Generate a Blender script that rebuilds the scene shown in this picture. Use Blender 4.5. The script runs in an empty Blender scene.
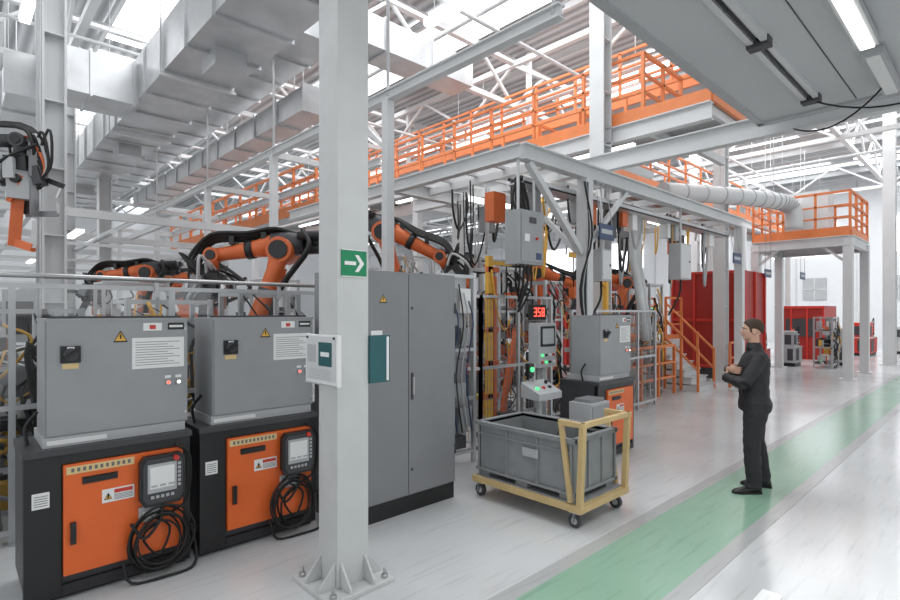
import bpy, math, random
from mathutils import Vector, Matrix
random.seed(7)
V=Vector
# ------------------------------------------------------------------ materials
MATS={}
def mat(name,col,rough=.5,metal=0.0,var=.06,scale=5.0,bump=0.0,bscale=60,emis=0.0,spec=None):
    m=bpy.data.materials.new(name); m.use_nodes=True
    nt=m.node_tree; p=nt.nodes['Principled BSDF']
    tc=nt.nodes.new('ShaderNodeTexCoord'); nz=nt.nodes.new('ShaderNodeTexNoise')
    nz.inputs['Scale'].default_value=scale; nz.inputs['Detail'].default_value=6
    nt.links.new(tc.outputs['Object'],nz.inputs['Vector'])
    mx=nt.nodes.new('ShaderNodeMixRGB')
    mx.inputs[1].default_value=(*[max(0,c*(1-var)) for c in col],1)
    mx.inputs[2].default_value=(*[min(1,c*(1+var)) for c in col],1)
    nt.links.new(nz.outputs['Fac'],mx.inputs[0]); nt.links.new(mx.outputs[0],p.inputs['Base Color'])
    p.inputs['Roughness'].default_value=rough; p.inputs['Metallic'].default_value=metal
    if emis:
        p.inputs['Emission Color'].default_value=(*col,1); p.inputs['Emission Strength'].default_value=emis
    if bump:
        n2=nt.nodes.new('ShaderNodeTexNoise'); n2.inputs['Scale'].default_value=bscale
        nt.links.new(tc.outputs['Object'],n2.inputs['Vector'])
        b=nt.nodes.new('ShaderNodeBump'); b.inputs['Strength'].default_value=bump; b.inputs['Distance'].default_value=.01
        nt.links.new(n2.outputs['Fac'],b.inputs['Height']); nt.links.new(b.outputs[0],p.inputs['Normal'])
    MATS[name]=m; return m
WHITE=mat('white_painted_steel',(.62,.63,.635),.45,var=.10,scale=1.5)
WCOL=mat('column_paint',(.56,.57,.565),.5,var=.14,scale=3)
LGREY=mat('light_grey_paint',(.44,.45,.46),.45,var=.1)
MGREY=mat('cabinet_grey',(.225,.23,.24),.42,var=.10,scale=3)
BGREY=mat('enclosure_grey',(.31,.32,.33),.4,var=.10,scale=4)
DGREY=mat('dark_grey',(.05,.05,.055),.45,var=.2)
BLACK=mat('black_plastic',(.012,.012,.013),.4)
RUBBER=mat('cable_rubber',(.008,.008,.008),.55)
ORANGE=mat('orange_paint',(.78,.14,.025),.42,var=.10)
RORANGE=mat('rail_orange',(.70,.21,.065),.5,var=.16)
BRICK=mat('robot_orange',(.66,.14,.035),.42,var=.22)
YELLOW=mat('cart_yellow',(.58,.42,.20),.5,var=.22)
RED=mat('red_panel',(.36,.022,.015),.45,var=.35,scale=1.5)
REDB=mat('red_bright',(.58,.04,.025),.4,var=.15)
GREEN=mat('sign_green',(.0,.22,.09),.4)
TEAL=mat('teal_folder',(.015,.10,.11),.4)
BLUE=mat('sign_blue',(.02,.05,.13),.4)
PAPER=mat('paper_white',(.80,.80,.79),.6,var=.03)
INK=mat('print_grey',(.16,.16,.17),.6)
YSTICK=mat('sticker_yellow',(.76,.42,.06),.5)
YLAB=mat('sticker_cream',(.72,.54,.26),.5)
ALU=mat('aluminium',(.50,.51,.52),.35,.6,var=.12)
GALV=mat('galvanised_duct',(.54,.55,.56),.36,.6,var=.34,scale=1.8)
CRATE=mat('crate_grey',(.24,.25,.255),.55,var=.24,scale=7)
CHROME=mat('steel_bolt',(.5,.5,.5),.3,.9)
LEDR=mat('led_red',(1,.08,.05),.4,emis=3)
LAMP=mat('lamp_diffuser',(1,.99,.96),.4,emis=2.6,var=0)
SKYL=mat('skylight_panel',(.95,.97,1),.4,emis=1.9,var=0)
LEDG=mat('led_green',(.1,1,.3),.4,emis=1)
SCREEN=mat('screen_grey',(.45,.47,.48),.2)
UNDER=mat('mezzanine_underside',(.56,.57,.58),.6,var=.06,scale=.8)
JACKET=mat('black_jacket',(.014,.014,.016),.65,bump=.4,bscale=25)
TROUS=mat('black_trousers',(.020,.020,.023),.8,bump=.3,bscale=20)
SKIN=mat('skin',(.56,.33,.24),.5,var=.05)
HAIR=mat('brown_hair',(.05,.028,.016),.7,bump=.8,bscale=150,var=.3,scale=40)
LEATHER=mat('black_leather',(.01,.01,.01),.3)
EYEW=mat('eye_white',(.7,.7,.68),.2)
LIP=mat('lip',(.45,.18,.14),.5)
WALLM=mat('wall_paint',(.76,.775,.79),.7,var=.04)
def glass():
    m=bpy.data.materials.new('plexiglass'); m.use_nodes=True; nt=m.node_tree; nt.nodes.clear()
    o=nt.nodes.new('ShaderNodeOutputMaterial'); mx=nt.nodes.new('ShaderNodeMixShader')
    t=nt.nodes.new('ShaderNodeBsdfTransparent'); g=nt.nodes.new('ShaderNodeBsdfGlossy'); g.inputs['Roughness'].default_value=.06
    t.inputs[0].default_value=(.88,.90,.90,1); f=nt.nodes.new('ShaderNodeFresnel'); f.inputs[0].default_value=2.1
    nt.links.new(f.outputs[0],mx.inputs[0]); nt.links.new(t.outputs[0],mx.inputs[1]); nt.links.new(g.outputs[0],mx.inputs[2]); nt.links.new(mx.outputs[0],o.inputs[0]); return m
PLEX=glass()
def floor_mat(name,c1,c2,r0,r1):
    m=bpy.data.materials.new(name); m.use_nodes=True; nt=m.node_tree; p=nt.nodes['Principled BSDF']
    tc=nt.nodes.new('ShaderNodeTexCoord'); n=nt.nodes.new('ShaderNodeTexNoise'); n.inputs['Scale'].default_value=.6; n.inputs['Detail'].default_value=6
    nt.links.new(tc.outputs['Object'],n.inputs['Vector'])
    cr=nt.nodes.new('ShaderNodeValToRGB'); cr.color_ramp.elements[0].position=.3; cr.color_ramp.elements[1].position=.72
    cr.color_ramp.elements[0].color=(*c1,1); cr.color_ramp.elements[1].color=(*c2,1)
    nt.links.new(n.outputs['Fac'],cr.inputs[0])
    mp=nt.nodes.new('ShaderNodeMapping'); mp.inputs['Scale'].default_value=(1.2,14,1); mp.inputs['Rotation'].default_value=(0,0,.35); nt.links.new(tc.outputs['Object'],mp.inputs[0])
    n3=nt.nodes.new('ShaderNodeTexNoise'); n3.inputs['Scale'].default_value=1.6; n3.inputs['Detail'].default_value=8
    nt.links.new(mp.outputs[0],n3.inputs['Vector'])
    c3=nt.nodes.new('ShaderNodeValToRGB'); c3.color_ramp.elements[0].position=.28; c3.color_ramp.elements[1].position=.45
    c3.color_ramp.elements[0].color=(.86,.86,.86,1); c3.color_ramp.elements[1].color=(1,1,1,1)
    nt.links.new(n3.outputs['Fac'],c3.inputs[0])
    mm=nt.nodes.new('ShaderNodeMixRGB'); mm.blend_type='MULTIPLY'; mm.inputs[0].default_value=1
    nt.links.new(cr.outputs[0],mm.inputs[1]); nt.links.new(c3.outputs[0],mm.inputs[2]); nt.links.new(mm.outputs[0],p.inputs['Base Color'])
    mr=nt.nodes.new('ShaderNodeMapRange'); mr.inputs[3].default_value=r0; mr.inputs[4].default_value=r1
    nt.links.new(n.outputs['Fac'],mr.inputs[0]); nt.links.new(mr.outputs[0],p.inputs['Roughness'])
    p.inputs['IOR'].default_value=1.6; return m
FLOOR=floor_mat('epoxy_floor',(.53,.54,.545),(.66,.67,.675),.08,.24)
FGREEN=floor_mat('green_floor_paint',(.24,.41,.30),(.29,.47,.35),.12,.28)
FGREY=floor_mat('grey_floor_paint',(.38,.39,.39),(.46,.47,.46),.15,.3)
FWHITE=floor_mat('white_floor_paint',(.88,.88,.88),(.93,.93,.93),.2,.3)
def roof_mat():
    m=bpy.data.materials.new('corrugated_roof'); m.use_nodes=True; nt=m.node_tree; p=nt.nodes['Principled BSDF']
    tc=nt.nodes.new('ShaderNodeTexCoord'); w=nt.nodes.new('ShaderNodeTexWave'); w.bands_direction='X'; w.inputs['Scale'].default_value=1.0
    nt.links.new(tc.outputs['Object'],w.inputs['Vector'])
    cr=nt.nodes.new('ShaderNodeValToRGB'); cr.color_ramp.elements[0].color=(.28,.29,.30,1); cr.color_ramp.elements[1].color=(.54,.55,.56,1)
    nt.links.new(w.outputs['Fac'],cr.inputs[0]); nt.links.new(cr.outputs[0],p.inputs['Base Color'])
    b=nt.nodes.new('ShaderNodeBump'); b.inputs['Distance'].default_value=.05; nt.links.new(w.outputs['Fac'],b.inputs['Height']); nt.links.new(b.outputs[0],p.inputs['Normal'])
    p.inputs['Roughness'].default_value=.5; return m
ROOF=roof_mat()
# ------------------------------------------------------------------ builder
def smooth_path(pts,sub=4):
    P=[V(p) for p in pts]
    if len(P)<3: return P
    Q=[P[0]*2-P[1]]+P+[P[-1]*2-P[-2]]; out=[]
    for i in range(1,len(Q)-2):
        a,b_,c,d=Q[i-1],Q[i],Q[i+1],Q[i+2]
        for k in range(sub):
            t=k/sub; out.append(.5*((2*b_)+(c-a)*t+(2*a-5*b_+4*c-d)*t*t+(3*b_-a-3*c+d)*t**3))
    out.append(P[-1]); return out
class B:
    def __init__(s,name): s.name=name; s.v=[]; s.f=[]; s.mi=[]; s.sm=[]; s.m=[]
    def _m(s,m):
        if m not in s.m: s.m.append(m)
        return s.m.index(m)
    def add(s,vs,fs,m,smooth=False):
        o=len(s.v); s.v+= [tuple(v) for v in vs]; k=s._m(m)
        for f in fs: s.f.append([i+o for i in f]); s.mi.append(k); s.sm.append(smooth)
    def box(s,x0,x1,y0,y1,z0,z1,m):
        vs=[(x0,y0,z0),(x1,y0,z0),(x1,y1,z0),(x0,y1,z0),(x0,y0,z1),(x1,y0,z1),(x1,y1,z1),(x0,y1,z1)]
        s.add(vs,[(0,3,2,1),(4,5,6,7),(0,1,5,4),(1,2,6,5),(2,3,7,6),(3,0,4,7)],m)
    def beam(s,p0,p1,w,h,m,up=V((0,0,1))):
        p0=V(p0);p1=V(p1); d=(p1-p0).normalized()
        if abs(d.dot(up))>.95: up=V((1,0,0))
        a=d.cross(up).normalized(); b=a.cross(d).normalized()
        vs=[]
        for p in (p0,p1):
            for i,j in ((-1,-1),(1,-1),(1,1),(-1,1)): vs.append(p+a*(i*w/2)+b*(j*h/2))
        s.add(vs,[(3,2,1,0),(4,5,6,7),(0,1,5,4),(1,2,6,5),(2,3,7,6),(3,0,4,7)],m)
    def ibeam(s,p0,p1,w,h,t,m):
        p0=V(p0);p1=V(p1); d=(p1-p0).normalized(); up=V((0,0,1))
        if abs(d.z)>.95: up=V((0,1,0))
        a=d.cross(up).normalized(); b=a.cross(d).normalized()
        s.beam(p0+b*(h/2-t/2),p1+b*(h/2-t/2),w,t,m,up); s.beam(p0-b*(h/2-t/2),p1-b*(h/2-t/2),w,t,m,up); s.beam(p0,p1,t,h-2*t,m,up)
    def loft(s,rings,m,smooth=True,cap=True):
        n=len(rings[0]); vs=[v for r in rings for v in r]; fs=[]
        for k in range(len(rings)-1):
            for i in range(n):
                j=(i+1)%n; fs.append((k*n+i,k*n+j,(k+1)*n+j,(k+1)*n+i))
        s.add(vs,fs,m,smooth)
        if cap:
            o=len(s.v)-len(vs); k=s._m(m)
            s.f.append([o+i for i in reversed(range(n))]); s.mi.append(k); s.sm.append(False)
            e=o+(len(rings)-1)*n; s.f.append([e+i for i in range(n)]); s.mi.append(k); s.sm.append(False)
    def tube(s,pts,r,m,n=8,smooth=True,cap=True):
        pts=[V(p) for p in pts]; rr=r if isinstance(r,(list,tuple)) else [r]*len(pts)
        d=(pts[1]-pts[0]).normalized(); ref=V((0,0,1)) if abs(d.z)<.9 else V((1,0,0)); a=d.cross(ref).normalized()
        rings=[]
        for i,p in enumerate(pts):
            if i==0: t=pts[1]-pts[0]
            elif i==len(pts)-1: t=pts[-1]-pts[-2]
            else: t=(pts[i+1]-p).normalized()+(p-pts[i-1]).normalized()
            t=t.normalized() if t.length>1e-6 else d; a=(a-t*a.dot(t)).normalized(); b=t.cross(a)
            q=rr[i]; q=(q,q) if not isinstance(q,tuple) else q
            rings.append([p+a*(math.cos(2*math.pi*k/n)*q[0])+b*(math.sin(2*math.pi*k/n)*q[1]) for k in range(n)])
        s.loft(rings,m,smooth,cap)
    def hose(s,pts,r,m,n=6,sub=4): s.tube(smooth_path(pts,sub),r,m,n)
    def cyl(s,p0,p1,r,m,n=14,r2=None): s.tube([p0,p1],[r,r if r2 is None else r2],m,n)
    def ball(s,c,rx,ry,rz,m,n=14,k=9):
        c=V(c); rings=[]
        for i in range(k+1):
            ph=math.pi*(i+.02)/(k+.04); rings.append([c+V((rx*math.sin(ph)*math.cos(2*math.pi*j/n),ry*math.sin(ph)*math.sin(2*math.pi*j/n),-rz*math.cos(ph))) for j in range(n)])
        s.loft(rings,m)
    def done(s,bevel=0,parent=None,loc=None):
        me=bpy.data.meshes.new(s.name); me.from_pydata(s.v,[],s.f)
        for m in s.m: me.materials.append(m)
        me.polygons.foreach_set('material_index',s.mi); me.polygons.foreach_set('use_smooth',s.sm); me.update()
        o=bpy.data.objects.new(s.name,me); bpy.context.scene.collection.objects.link(o)
        if bevel:
            b=o.modifiers.new('bevel','BEVEL'); b.width=bevel; b.segments=2; b.limit_method='ANGLE'; b.angle_limit=math.radians(50)
        if parent: o.parent=parent
        if loc: o.location=loc
        return o
def sag(p0,p1,drop,n=10):
    p0=V(p0);p1=V(p1); return [p0.lerp(p1,i/n)-V((0,0,drop*4*(i/n)*(1-i/n))) for i in range(n+1)]
# ------------------------------------------------------------------ shell
XE=38; YN=46; ZR=9.6
b=B('floor'); b.box(-6,XE,-9,YN,-.1,0,FLOOR); b.done()
b=B('green_walkway_marking'); b.box(-2,XE-.2,1.55,2.2,0,.004,FGREEN); b.box(-2,XE-.2,2.2,2.32,0,.004,FGREY); b.box(-2,XE-.2,1.43,1.55,0,.004,FGREY); b.done()
b=B('white_floor_marking')
for (x,y) in ((3.55,1.02),(3.3,.62),(4.3,.35)):
    b.box(x,x+.42,y,y+.12,0,.004,FWHITE)
b.done()
b=B('wall_east'); b.box(XE,XE+.2,-9,YN,0,ZR+.1,WALLM); 
for i in range(18): b.box(XE-.05,XE,-9+i*3,-8.9+i*3,0,ZR,WHITE)
b.done()
b=B('wall_north'); b.box(-6,XE,YN,YN+.2,0,ZR+.1,WALLM)
b.done()
b=B('window_1')
for i in range(5):
    y=1+i*6; b.box(XE-.08,XE-.02,y,y+3.4,5.2,7.2,SKYL)
    for j in range(4): b.box(XE-.12,XE-.08,y+j*1.12,y+j*1.12+.06,5.2,7.2,WHITE)
b.done()
b=B('window_3')
for y in (3.6,7.5,11.5):
    b.box(XE-.08,XE-.02,y,y+1.2,2.6,3.9,SCREEN); b.box(XE-.1,XE-.08,y+.57,y+.63,2.6,3.9,WHITE); b.box(XE-.1,XE-.08,y,y+1.2,3.2,3.26,WHITE)
b.done()
b=B('ceiling'); b.box(-6,XE+.2,-9,YN+.2,ZR,ZR+.15,ROOF); b.done()
b=B('window_2')
for x in (-3,3,9,15,21,27,33):
    for y in range(-6,44,6): b.box(x,x+1.8,y+.4,y+5.4,ZR-.06,ZR-.01,SKYL)
b.done()
b=B('roof_steelwork')
for x in [i*2-5 for i in range(22)]: b.ibeam((x,-8,ZR-.22),(x,YN-.1,ZR-.22),.1,.22,.02,WHITE)
for y in range(-8,45,6):
    zt,zb=ZR-.42,ZR-1.7
    b.beam((-6,y,zt),(XE,y,zt),.16,.16,WHITE); b.beam((-6,y,zb),(XE,y,zb),.14,.14,WHITE)
    x=-6.; k=0
    while x<XE-1.4:
        b.beam((x,y,zt if k%2 else zb),(x+1.5,y,zb if k%2 else zt),.07,.07,WHITE); x+=1.5;k+=1
for x in (2,12,22,32):
    b.beam((x,-8,ZR-.5),(x,YN,ZR-.5),.15,.15,WHITE); b.beam((x,-8,ZR-1.8),(x,YN,ZR-1.8),.15,.15,WHITE)
    y=-8.;k=0
    while y<YN-2:
        b.beam((x,y,ZR-.5 if k%2 else ZR-1.8),(x,y+2,ZR-1.8 if k%2 else ZR-.5),.07,.07,WHITE); y+=2;k+=1
for x in (5.2,7.4,14,18,24): b.tube([(x,0,7.6),(x,YN-.2,7.6)],.05,WHITE)
for y in (7,13,19,25,31): b.tube([(-5,y,7.45),(XE-.2,y,7.45)],.04,WHITE)
b.done()
b=B('ceiling_lamp')
for x in (1,6.5,12,18,24,30):
    for y in (6,11,16,22,28,34):
        b.box(x-.08,x+.08,y,y+1.5,7.20,7.26,LAMP); b.box(x-.1,x+.1,y,y+1.5,7.26,7.32,WHITE)
        for yy in (y+.2,y+1.3): b.cyl((x,yy,7.3),(x,yy,ZR-.4),.008,WHITE,6)
b.done()
# ------------------------------------------------------------------ central column
b=B('steel_column')
x0,y0,s=1.86,3.05,.245
b.box(x0,x0+s,y0,y0+s,.03,ZR,WCOL)
b.box(x0-.13,x0+s+.13,y0-.13,y0+s+.13,0,.03,WCOL)
for xx,yy in ((x0-.08,y0-.08),(x0+s+.08,y0-.08),(x0-.08,y0+s+.08),(x0+s+.08,y0+s+.08)):
    b.cyl((xx,yy,.03),(xx,yy,.055),.024,CHROME,6); b.cyl((xx,yy,.05),(xx,yy,.10),.011,CHROME,8)
def gus(px,py,dx,dy):
    t=.008; n=V((-dy,dx,0))*t; q=V((px,py,.03)); d=V((dx,dy,0))
    A=[q,q+d*.12,q+d*.12+V((0,0,.03)),q+V((0,0,.17))]
    vs=[a-n for a in A]+[a+n for a in A]
    b.add(vs,[(0,1,2,3),(7,6,5,4),(0,4,5,1),(1,5,6,2),(2,6,7,3),(3,7,4,0)],WCOL)
for k in (.03,s-.03):
    gus(x0+k,y0,0,-1); gus(x0+k,y0+s,0,1); gus(x0,y0+k,-1,0); gus(x0+s,y0+k,1,0)
b.done(.004)
b=B('exit_arrow_sign'); Y=y0-.001
b.box(1.885,2.085,Y-.006,Y,2.10,2.285,GREEN)
yy=Y-.0065
def flatp(pts,y,m): b.add([(p[0],y,p[1]) for p in pts],[tuple(range(len(pts)))],m)
for a in [((1.885,2.10),(2.085,2.10),(2.085,2.106),(1.885,2.106)),((1.885,2.279),(2.085,2.279),(2.085,2.285),(1.885,2.285))]: flatp(a,yy,PAPER)
flatp([(1.91,2.18),(2.0,2.18),(2.0,2.205),(1.91,2.205)],yy,PAPER)
flatp([(1.99,2.135),(2.02,2.135),(2.065,2.1925),(2.02,2.25),(1.99,2.25),(2.03,2.1925)],yy-.0005,PAPER)
b.done()
b=B('document_holder'); X=x0-.001
b.box(X-.03,X,3.0,3.42,1.37,1.71,PAPER); b.box(X-.036,X-.03,3.0,3.42,1.37,1.38,LGREY); b.box(X-.036,X-.03,3.02,3.40,1.40,1.70,WHITE)
b.box(X-.039,X-.036,3.06,3.23,1.50,1.66,TEAL); b.box(X-.041,X-.039,3.09,3.20,1.565,1.595,PAPER); b.box(X-.039,X-.036,3.27,3.38,1.52,1.64,LGREY)
for i in range(5): b.box(X-.0385,X-.036,3.08,3.36,1.415+i*.014,1.419+i*.014,LGREY)
for yy in (3.03,3.38): b.cyl((X-.045,yy,1.69),(X-.03,yy,1.69),.009,DGREY,8)
b.done(.003)
b=B('teal_folder'); b.box(x0+s,x0+s+.17,y0-.02,y0+.0,1.37,1.70,TEAL); b.box(x0+s+.005,x0+s+.165,y0,y0+.025,1.38,1.69,PAPER); b.box(x0+s,x0+s+.17,y0+.025,y0+.035,1.37,1.70,TEAL); b.box(x0+s+.14,x0+s+.16,y0-.022,y0-.02,1.38,1.69,PAPER); b.done()
# ------------------------------------------------------------------ robot controllers
def coil(b,c,r,y,m,n=5,rr=.009):
    for k in range(n):
        cx=c[0]+random.uniform(-.035,.035); cz=c[1]+random.uniform(-.02,.04); R=r*random.uniform(.72,1.05); yy=y-.010*k
        e=random.uniform(.8,1.0)
        pts=[(cx+R*e*math.cos(t*2*math.pi/24),yy+random.uniform(-.004,.004),max(.012,cz+R*math.sin(t*2*math.pi/24))) for t in range(25)]
        b.tube(pts,rr,m,6)
def warn(b,x,z,y,sz=.05):
    b.add([(x-sz,y,z-sz*.8),(x+sz,y,z-sz*.8),(x,y,z+sz)],[(0,1,2)],BLACK)
    k=sz*.78; b.add([(x-k,y-.001,z-k*.75),(x+k,y-.001,z-k*.75),(x,y-.001,z+k*.9)],[(0,1,2)],YSTICK)
    b.box(x-.005,x+.005,y-.002,y-.001,z-.012,z+.02,BLACK)
def controller(name,x,y,w=.97,pend=True,full=True):
    b=B(name); d=.56
    b.box(x,x+w,y+.03,y+d,.10,.97,DGREY); b.box(x+.02,x+w-.02,y+.05,y+d-.02,0,.10,BLACK)
    b.box(x,x+.19,y,y+.05,.03,.95,BLACK); b.box(x+w-.05,x+w,y,y+.05,.03,.95,BLACK); b.box(x+.19,x+w-.05,y,y+.05,.03,.1,BLACK)
    b.box(x-.01,x+w+.01,y-.02,y+d,.945,.985,DGREY)
    b.box(x+.19,x+w-.05,y,y+.05,.88,.945,BLACK)
    for i in range(9): b.box(x+.2,x+w-.06,y-.004,y,.035+.007*i,.038+.007*i,DGREY)
    b.box(x+.20,x+w-.055,y-.02,y+.03,.16,.875,ORANGE)
    b.box(x+.215,x+.60,y-.024,y-.02,.81,.86,YLAB)
    for i in range(11): b.box(x+.24+i*.032,x+.257+i*.032,y-.0255,y-.024,.823,.848,INK)
    b.box(x+.30,x+.50,y-.03,y-.02,.735,.78,BLACK)
    b.box(x+.31,x+.49,y-.045,y-.03,.765,.775,BLACK)
    b.box(x+.235,x+.265,y-.045,y-.02,.36,.50,BLACK)
    b.box(x+.41,x+.60,y-.023,y-.02,.58,.67,PAPER); warn(b,x+.445,.62,y-.0245,.025)
    b.box(x+.48,x+.59,y-.0245,y-.023,.635,.66,REDB)
    for i in range(4): b.box(x+.48,x+.59,y-.0245,y-.023,.592+i*.01,.596+i*.01,INK)
    b.box(x+.04,x+.13,y-.003,y,.62,.72,PAPER); 
    for i in range(5): b.box(x+.05,x+.12,y-.004,y-.003,.635+i*.015,.64+i*.015,INK)
    b.box(x+.10,x+w-.02,y+.05,y+d-.03,.985,1.05,LGREY)
    b.box(x+.12,x+.45,y+.046,y+.05,1.0,1.03,PAPER)
    xa,xb,ya=x+.11,x+w,y+.04
    b.box(xa,xb,ya+.015,ya+.42,1.05,1.815,BGREY)
    b.box(xa+.01,xb-.01,ya,ya+.02,1.06,1.80,BGREY)
    b.box(xa-.004,xb+.004,ya-.004,ya+.43,1.80,1.82,BGREY)
    warn(b,xa+.42,1.69,ya-.002,.045)
    b.box(xa+.49,xb-.03,ya-.003,ya,1.46,1.68,PAPER)
    for i in range(10): b.box(xa+.51,xb-.06-.04*((i*7)%3),ya-.004,ya-.003,1.485+i*.018,1.489+i*.018,INK)
    b.box(xa+.56,xa+.68,ya-.003,ya,1.73,1.785,PAPER); b.box(xa+.60,xa+.64,ya-.004,ya-.003,1.74,1.77,REDB); b.box(xb-.14,xb-.03,ya-.003,ya,1.735,1.785,BLACK)
    b.box(xb-.13,xb-.04,ya-.004,ya-.003,1.752,1.768,PAPER)
    b.box(xa+.08,xa+.19,ya-.012,ya,1.53,1.64,BLACK); b.cyl((xa+.135,ya-.03,1.585),(xa+.135,ya-.01,1.585),.042,DGREY,18)
    b.beam((xa+.10,ya-.045,1.56),(xa+.17,ya-.045,1.61),.025,.022,BLACK)
    b.box(xa+.115,xa+.155,ya-.014,ya-.011,1.62,1.635,PAPER); b.box(xa+.09,xa+.18,ya-.004,ya,1.49,1.525,YLAB)
    for i in range(2):
        b.cyl((xb-.14+i*.07,ya-.02,1.35),(xb-.14+i*.07,ya,1.35),.018,CHROME,12); b.box(xb-.16+i*.07,xb-.12+i*.07,ya-.006,ya,1.38,1.40,PAPER)
        b.cyl((xb-.14+i*.07,ya-.022,1.35),(xb-.14+i*.07,ya-.018,1.35),.011,LAMP if i else LEDR,10)
    for zz in (1.12,1.74): 
        b.cyl((xb-.02,ya-.006,zz),(xb-.02,ya,zz),.01,CHROME,8)
    b.hose([(xa-.02,ya+.2,1.2),(xa-.08,ya+.22,1.1),(xa-.07,ya+.2,.98)],.012,RUBBER,6)
    b.box(xa+.02,xb-.02,ya+.1,ya+.12,1.82,1.835,DGREY)
    if pend:
        px,pz,py=x+.765,.68,y-.07
        hw,hh=.145,.175
        o=[(-hw+.03,-hh),(hw-.03,-hh),(hw,-hh+.05),(hw,hh-.04),(hw-.03,hh),(-hw+.03,hh),(-hw,hh-.04),(-hw,-hh+.05)]
        def slab(sc,ya_,yb_,m):
            r0=[V((px+q[0]*sc,ya_,pz+q[1]*sc)) for q in o]; r1=[V((px+q[0]*sc,yb_,pz+q[1]*sc)) for q in o]; b.loft([r1,r0],m,False)
        slab(1,py-.02,py+.03,BLACK); slab(.88,py-.028,py-.02,DGREY)
        b.box(px-.10,px+.085,py-.032,py-.026,pz-.08,pz+.12,LGREY)
        b.box(px-.085,px+.07,py-.034,py-.031,pz-.05,pz+.10,PAPER)
        for i in range(3): b.box(px-.08+i*.055,px-.04+i*.055,py-.035,py-.034,pz-.04,pz-.025,SCREEN)
        for i in range(6): b.box(px+.093,px+.113,py-.033,py-.027,pz-.06+i*.03,pz-.04+i*.03,LGREY)
        for i in range(5): b.box(px-.08+i*.032,px-.06+i*.032,py-.033,py-.027,pz-.12,pz-.10,LGREY)
        b.cyl((px+.08,py-.05,pz+.145),(px+.08,py-.02,pz+.145),.018,REDB,12)
        b.box(px-.05,px+.05,py+.03,y-.02,pz+.02,pz+.12,BLACK)
        b.hose([(px,py,pz-hh),(px-.02,py-.03,pz-.27),(px-.12,py-.03,.30),(px-.20,py-.02,.42)],.011,RUBBER,8)
        coil(b,(px-.03,.25),.22,y-.05,RUBBER,7,.008)
        b.box(px-.14,px-.0,y-.05,y-.02,.40,.50,LGREY); b.box(px-.12,px-.02,y-.052,y-.05,.42,.47,PAPER)
        b.hose([(px-.24,y-.06,.16),(px-.2,y-.1,.02),(px,y-.14,.015),(px+.18,y-.12,.015),(px+.24,y-.03,.08),(px+.2,y-.03,.3)],.011,RUBBER,6)
        b.hose([(px+.1,y-.03,.9),(px+.19,y-.05,.8),(px+.17,y-.05,.5),(px+.05,y-.05,.42)],.009,RUBBER,6)
        b.hose([(px-.1,y-.04,.45),(px+.05,y-.06,.33),(px-.02,y-.06,.15),(px-.12,y-.06,.3),(px,y-.07,.40)],.009,RUBBER,6)
    return b.done(.004)
controller('robot_controller',.33,4.2)
controller('robot_controller',1.37,4.2)
controller('robot_controller',5.83,3.5,w=.9,pend=False)
# ------------------------------------------------------------------ tall cabinet
b=B('electrical_cabinet'); xa,xm,xb,y=2.48,3.085,3.69,3.83
b.box(xa,xb,y+.02,y+.62,0,.16,BLACK); b.box(xa,xb,y+.012,y+.64,.16,2.23,MGREY)
b.box(xa+.01,xm-.004,y-.008,y+.014,.175,2.21,MGREY); b.box(xm+.004,xb-.01,y-.008,y+.014,.175,2.21,MGREY)
b.box(xm-.004,xm+.004,y,y+.0125,.17,2.21,BLACK)
b.box(xm+.03,xm+.05,y-.02,y-.008,1.05,1.30,DGREY); b.box(xm+.032,xm+.048,y-.04,y-.02,1.1,1.26,CHROME)
for z in (.4,1.9): b.cyl((xm+.04,y-.013,z),(xm+.04,y-.008,z),.014,DGREY,10)
warn(b,xm-.29,1.98,y-.0095,.045); b.box(xm-.42,xm-.3,y-.01,y-.008,1.55,1.7,PAPER)
for z in (.5,1.2,1.9): b.cyl((xb-.012,y-.016,z-.05),(xb-.012,y-.016,z+.05),.009,DGREY,8)
b.box(xb,xb+.006,y+.1,y+.2,1.5,1.7,PAPER); b.box(xb,xb+.07,y+.25,y+.4,1.2,1.5,LGREY)
for xx in (xa+.08,xb-.08):
    b.tube([(xx+.025*math.cos(t*math.pi/6),y+.12,2.262+.028*math.sin(t*math.pi/6)) for t in range(13)],.007,CHROME,6)
b.done(.005)
# ------------------------------------------------------------------ cart
b=B('crate_trolley'); x0c,x1c,y0c,y1c=3.86,4.68,2.48,3.76
for x in (x0c+.07,x1c-.07):
    for y in (y0c+.08,y1c-.08):
        b.cyl((x-.02,y+.02,.06),(x+.02,y+.02,.06),.06,DGREY,18); b.cyl((x-.023,y+.02,.06),(x+.023,y+.02,.06),.03,LGREY,12)
        for s_ in (-.03,.03): b.beam((x+s_,y+.02,.05),(x+s_,y,.15),.006,.06,CHROME)
        b.box(x-.05,x+.05,y-.05,y+.06,.135,.15,CHROME)
for x in (x0c,x1c-.06): b.box(x,x+.06,y0c,y1c,.15,.21,YELLOW)
for y in (y0c,y1c-.06,(y0c+y1c)/2-.03): b.box(x0c+.06,x1c-.06,y,y+.06,.152,.208,YELLOW)
b.box(x0c+.03,x1c-.03,y0c+.06,y1c-.03,.205,.22,CRATE)
for x in (x0c+.03,x1c-.03):
    b.beam((x,y0c+.03,.21),(x,y0c+.0,.90),.05,.05,YELLOW)
    b.beam((x,y0c-.03,.90),(x,y0c+.24,.90),.045,.045,YELLOW); b.beam((x,y0c+.22,.90),(x,y0c+.12,.22),.04,.04,YELLOW)
b.beam((x0c+.0,y0c+.0,.90),(x1c,y0c+.0,.90),.045,.045,YELLOW)
cx0,cx1,cy0,cy1,zb,zt=x0c+.06,x1c-.06,y0c+.12,y1c-.04,.27,.75
b.box(cx0,cx1,cy0,cy1,zb,zb+.03,CRATE)
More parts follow.
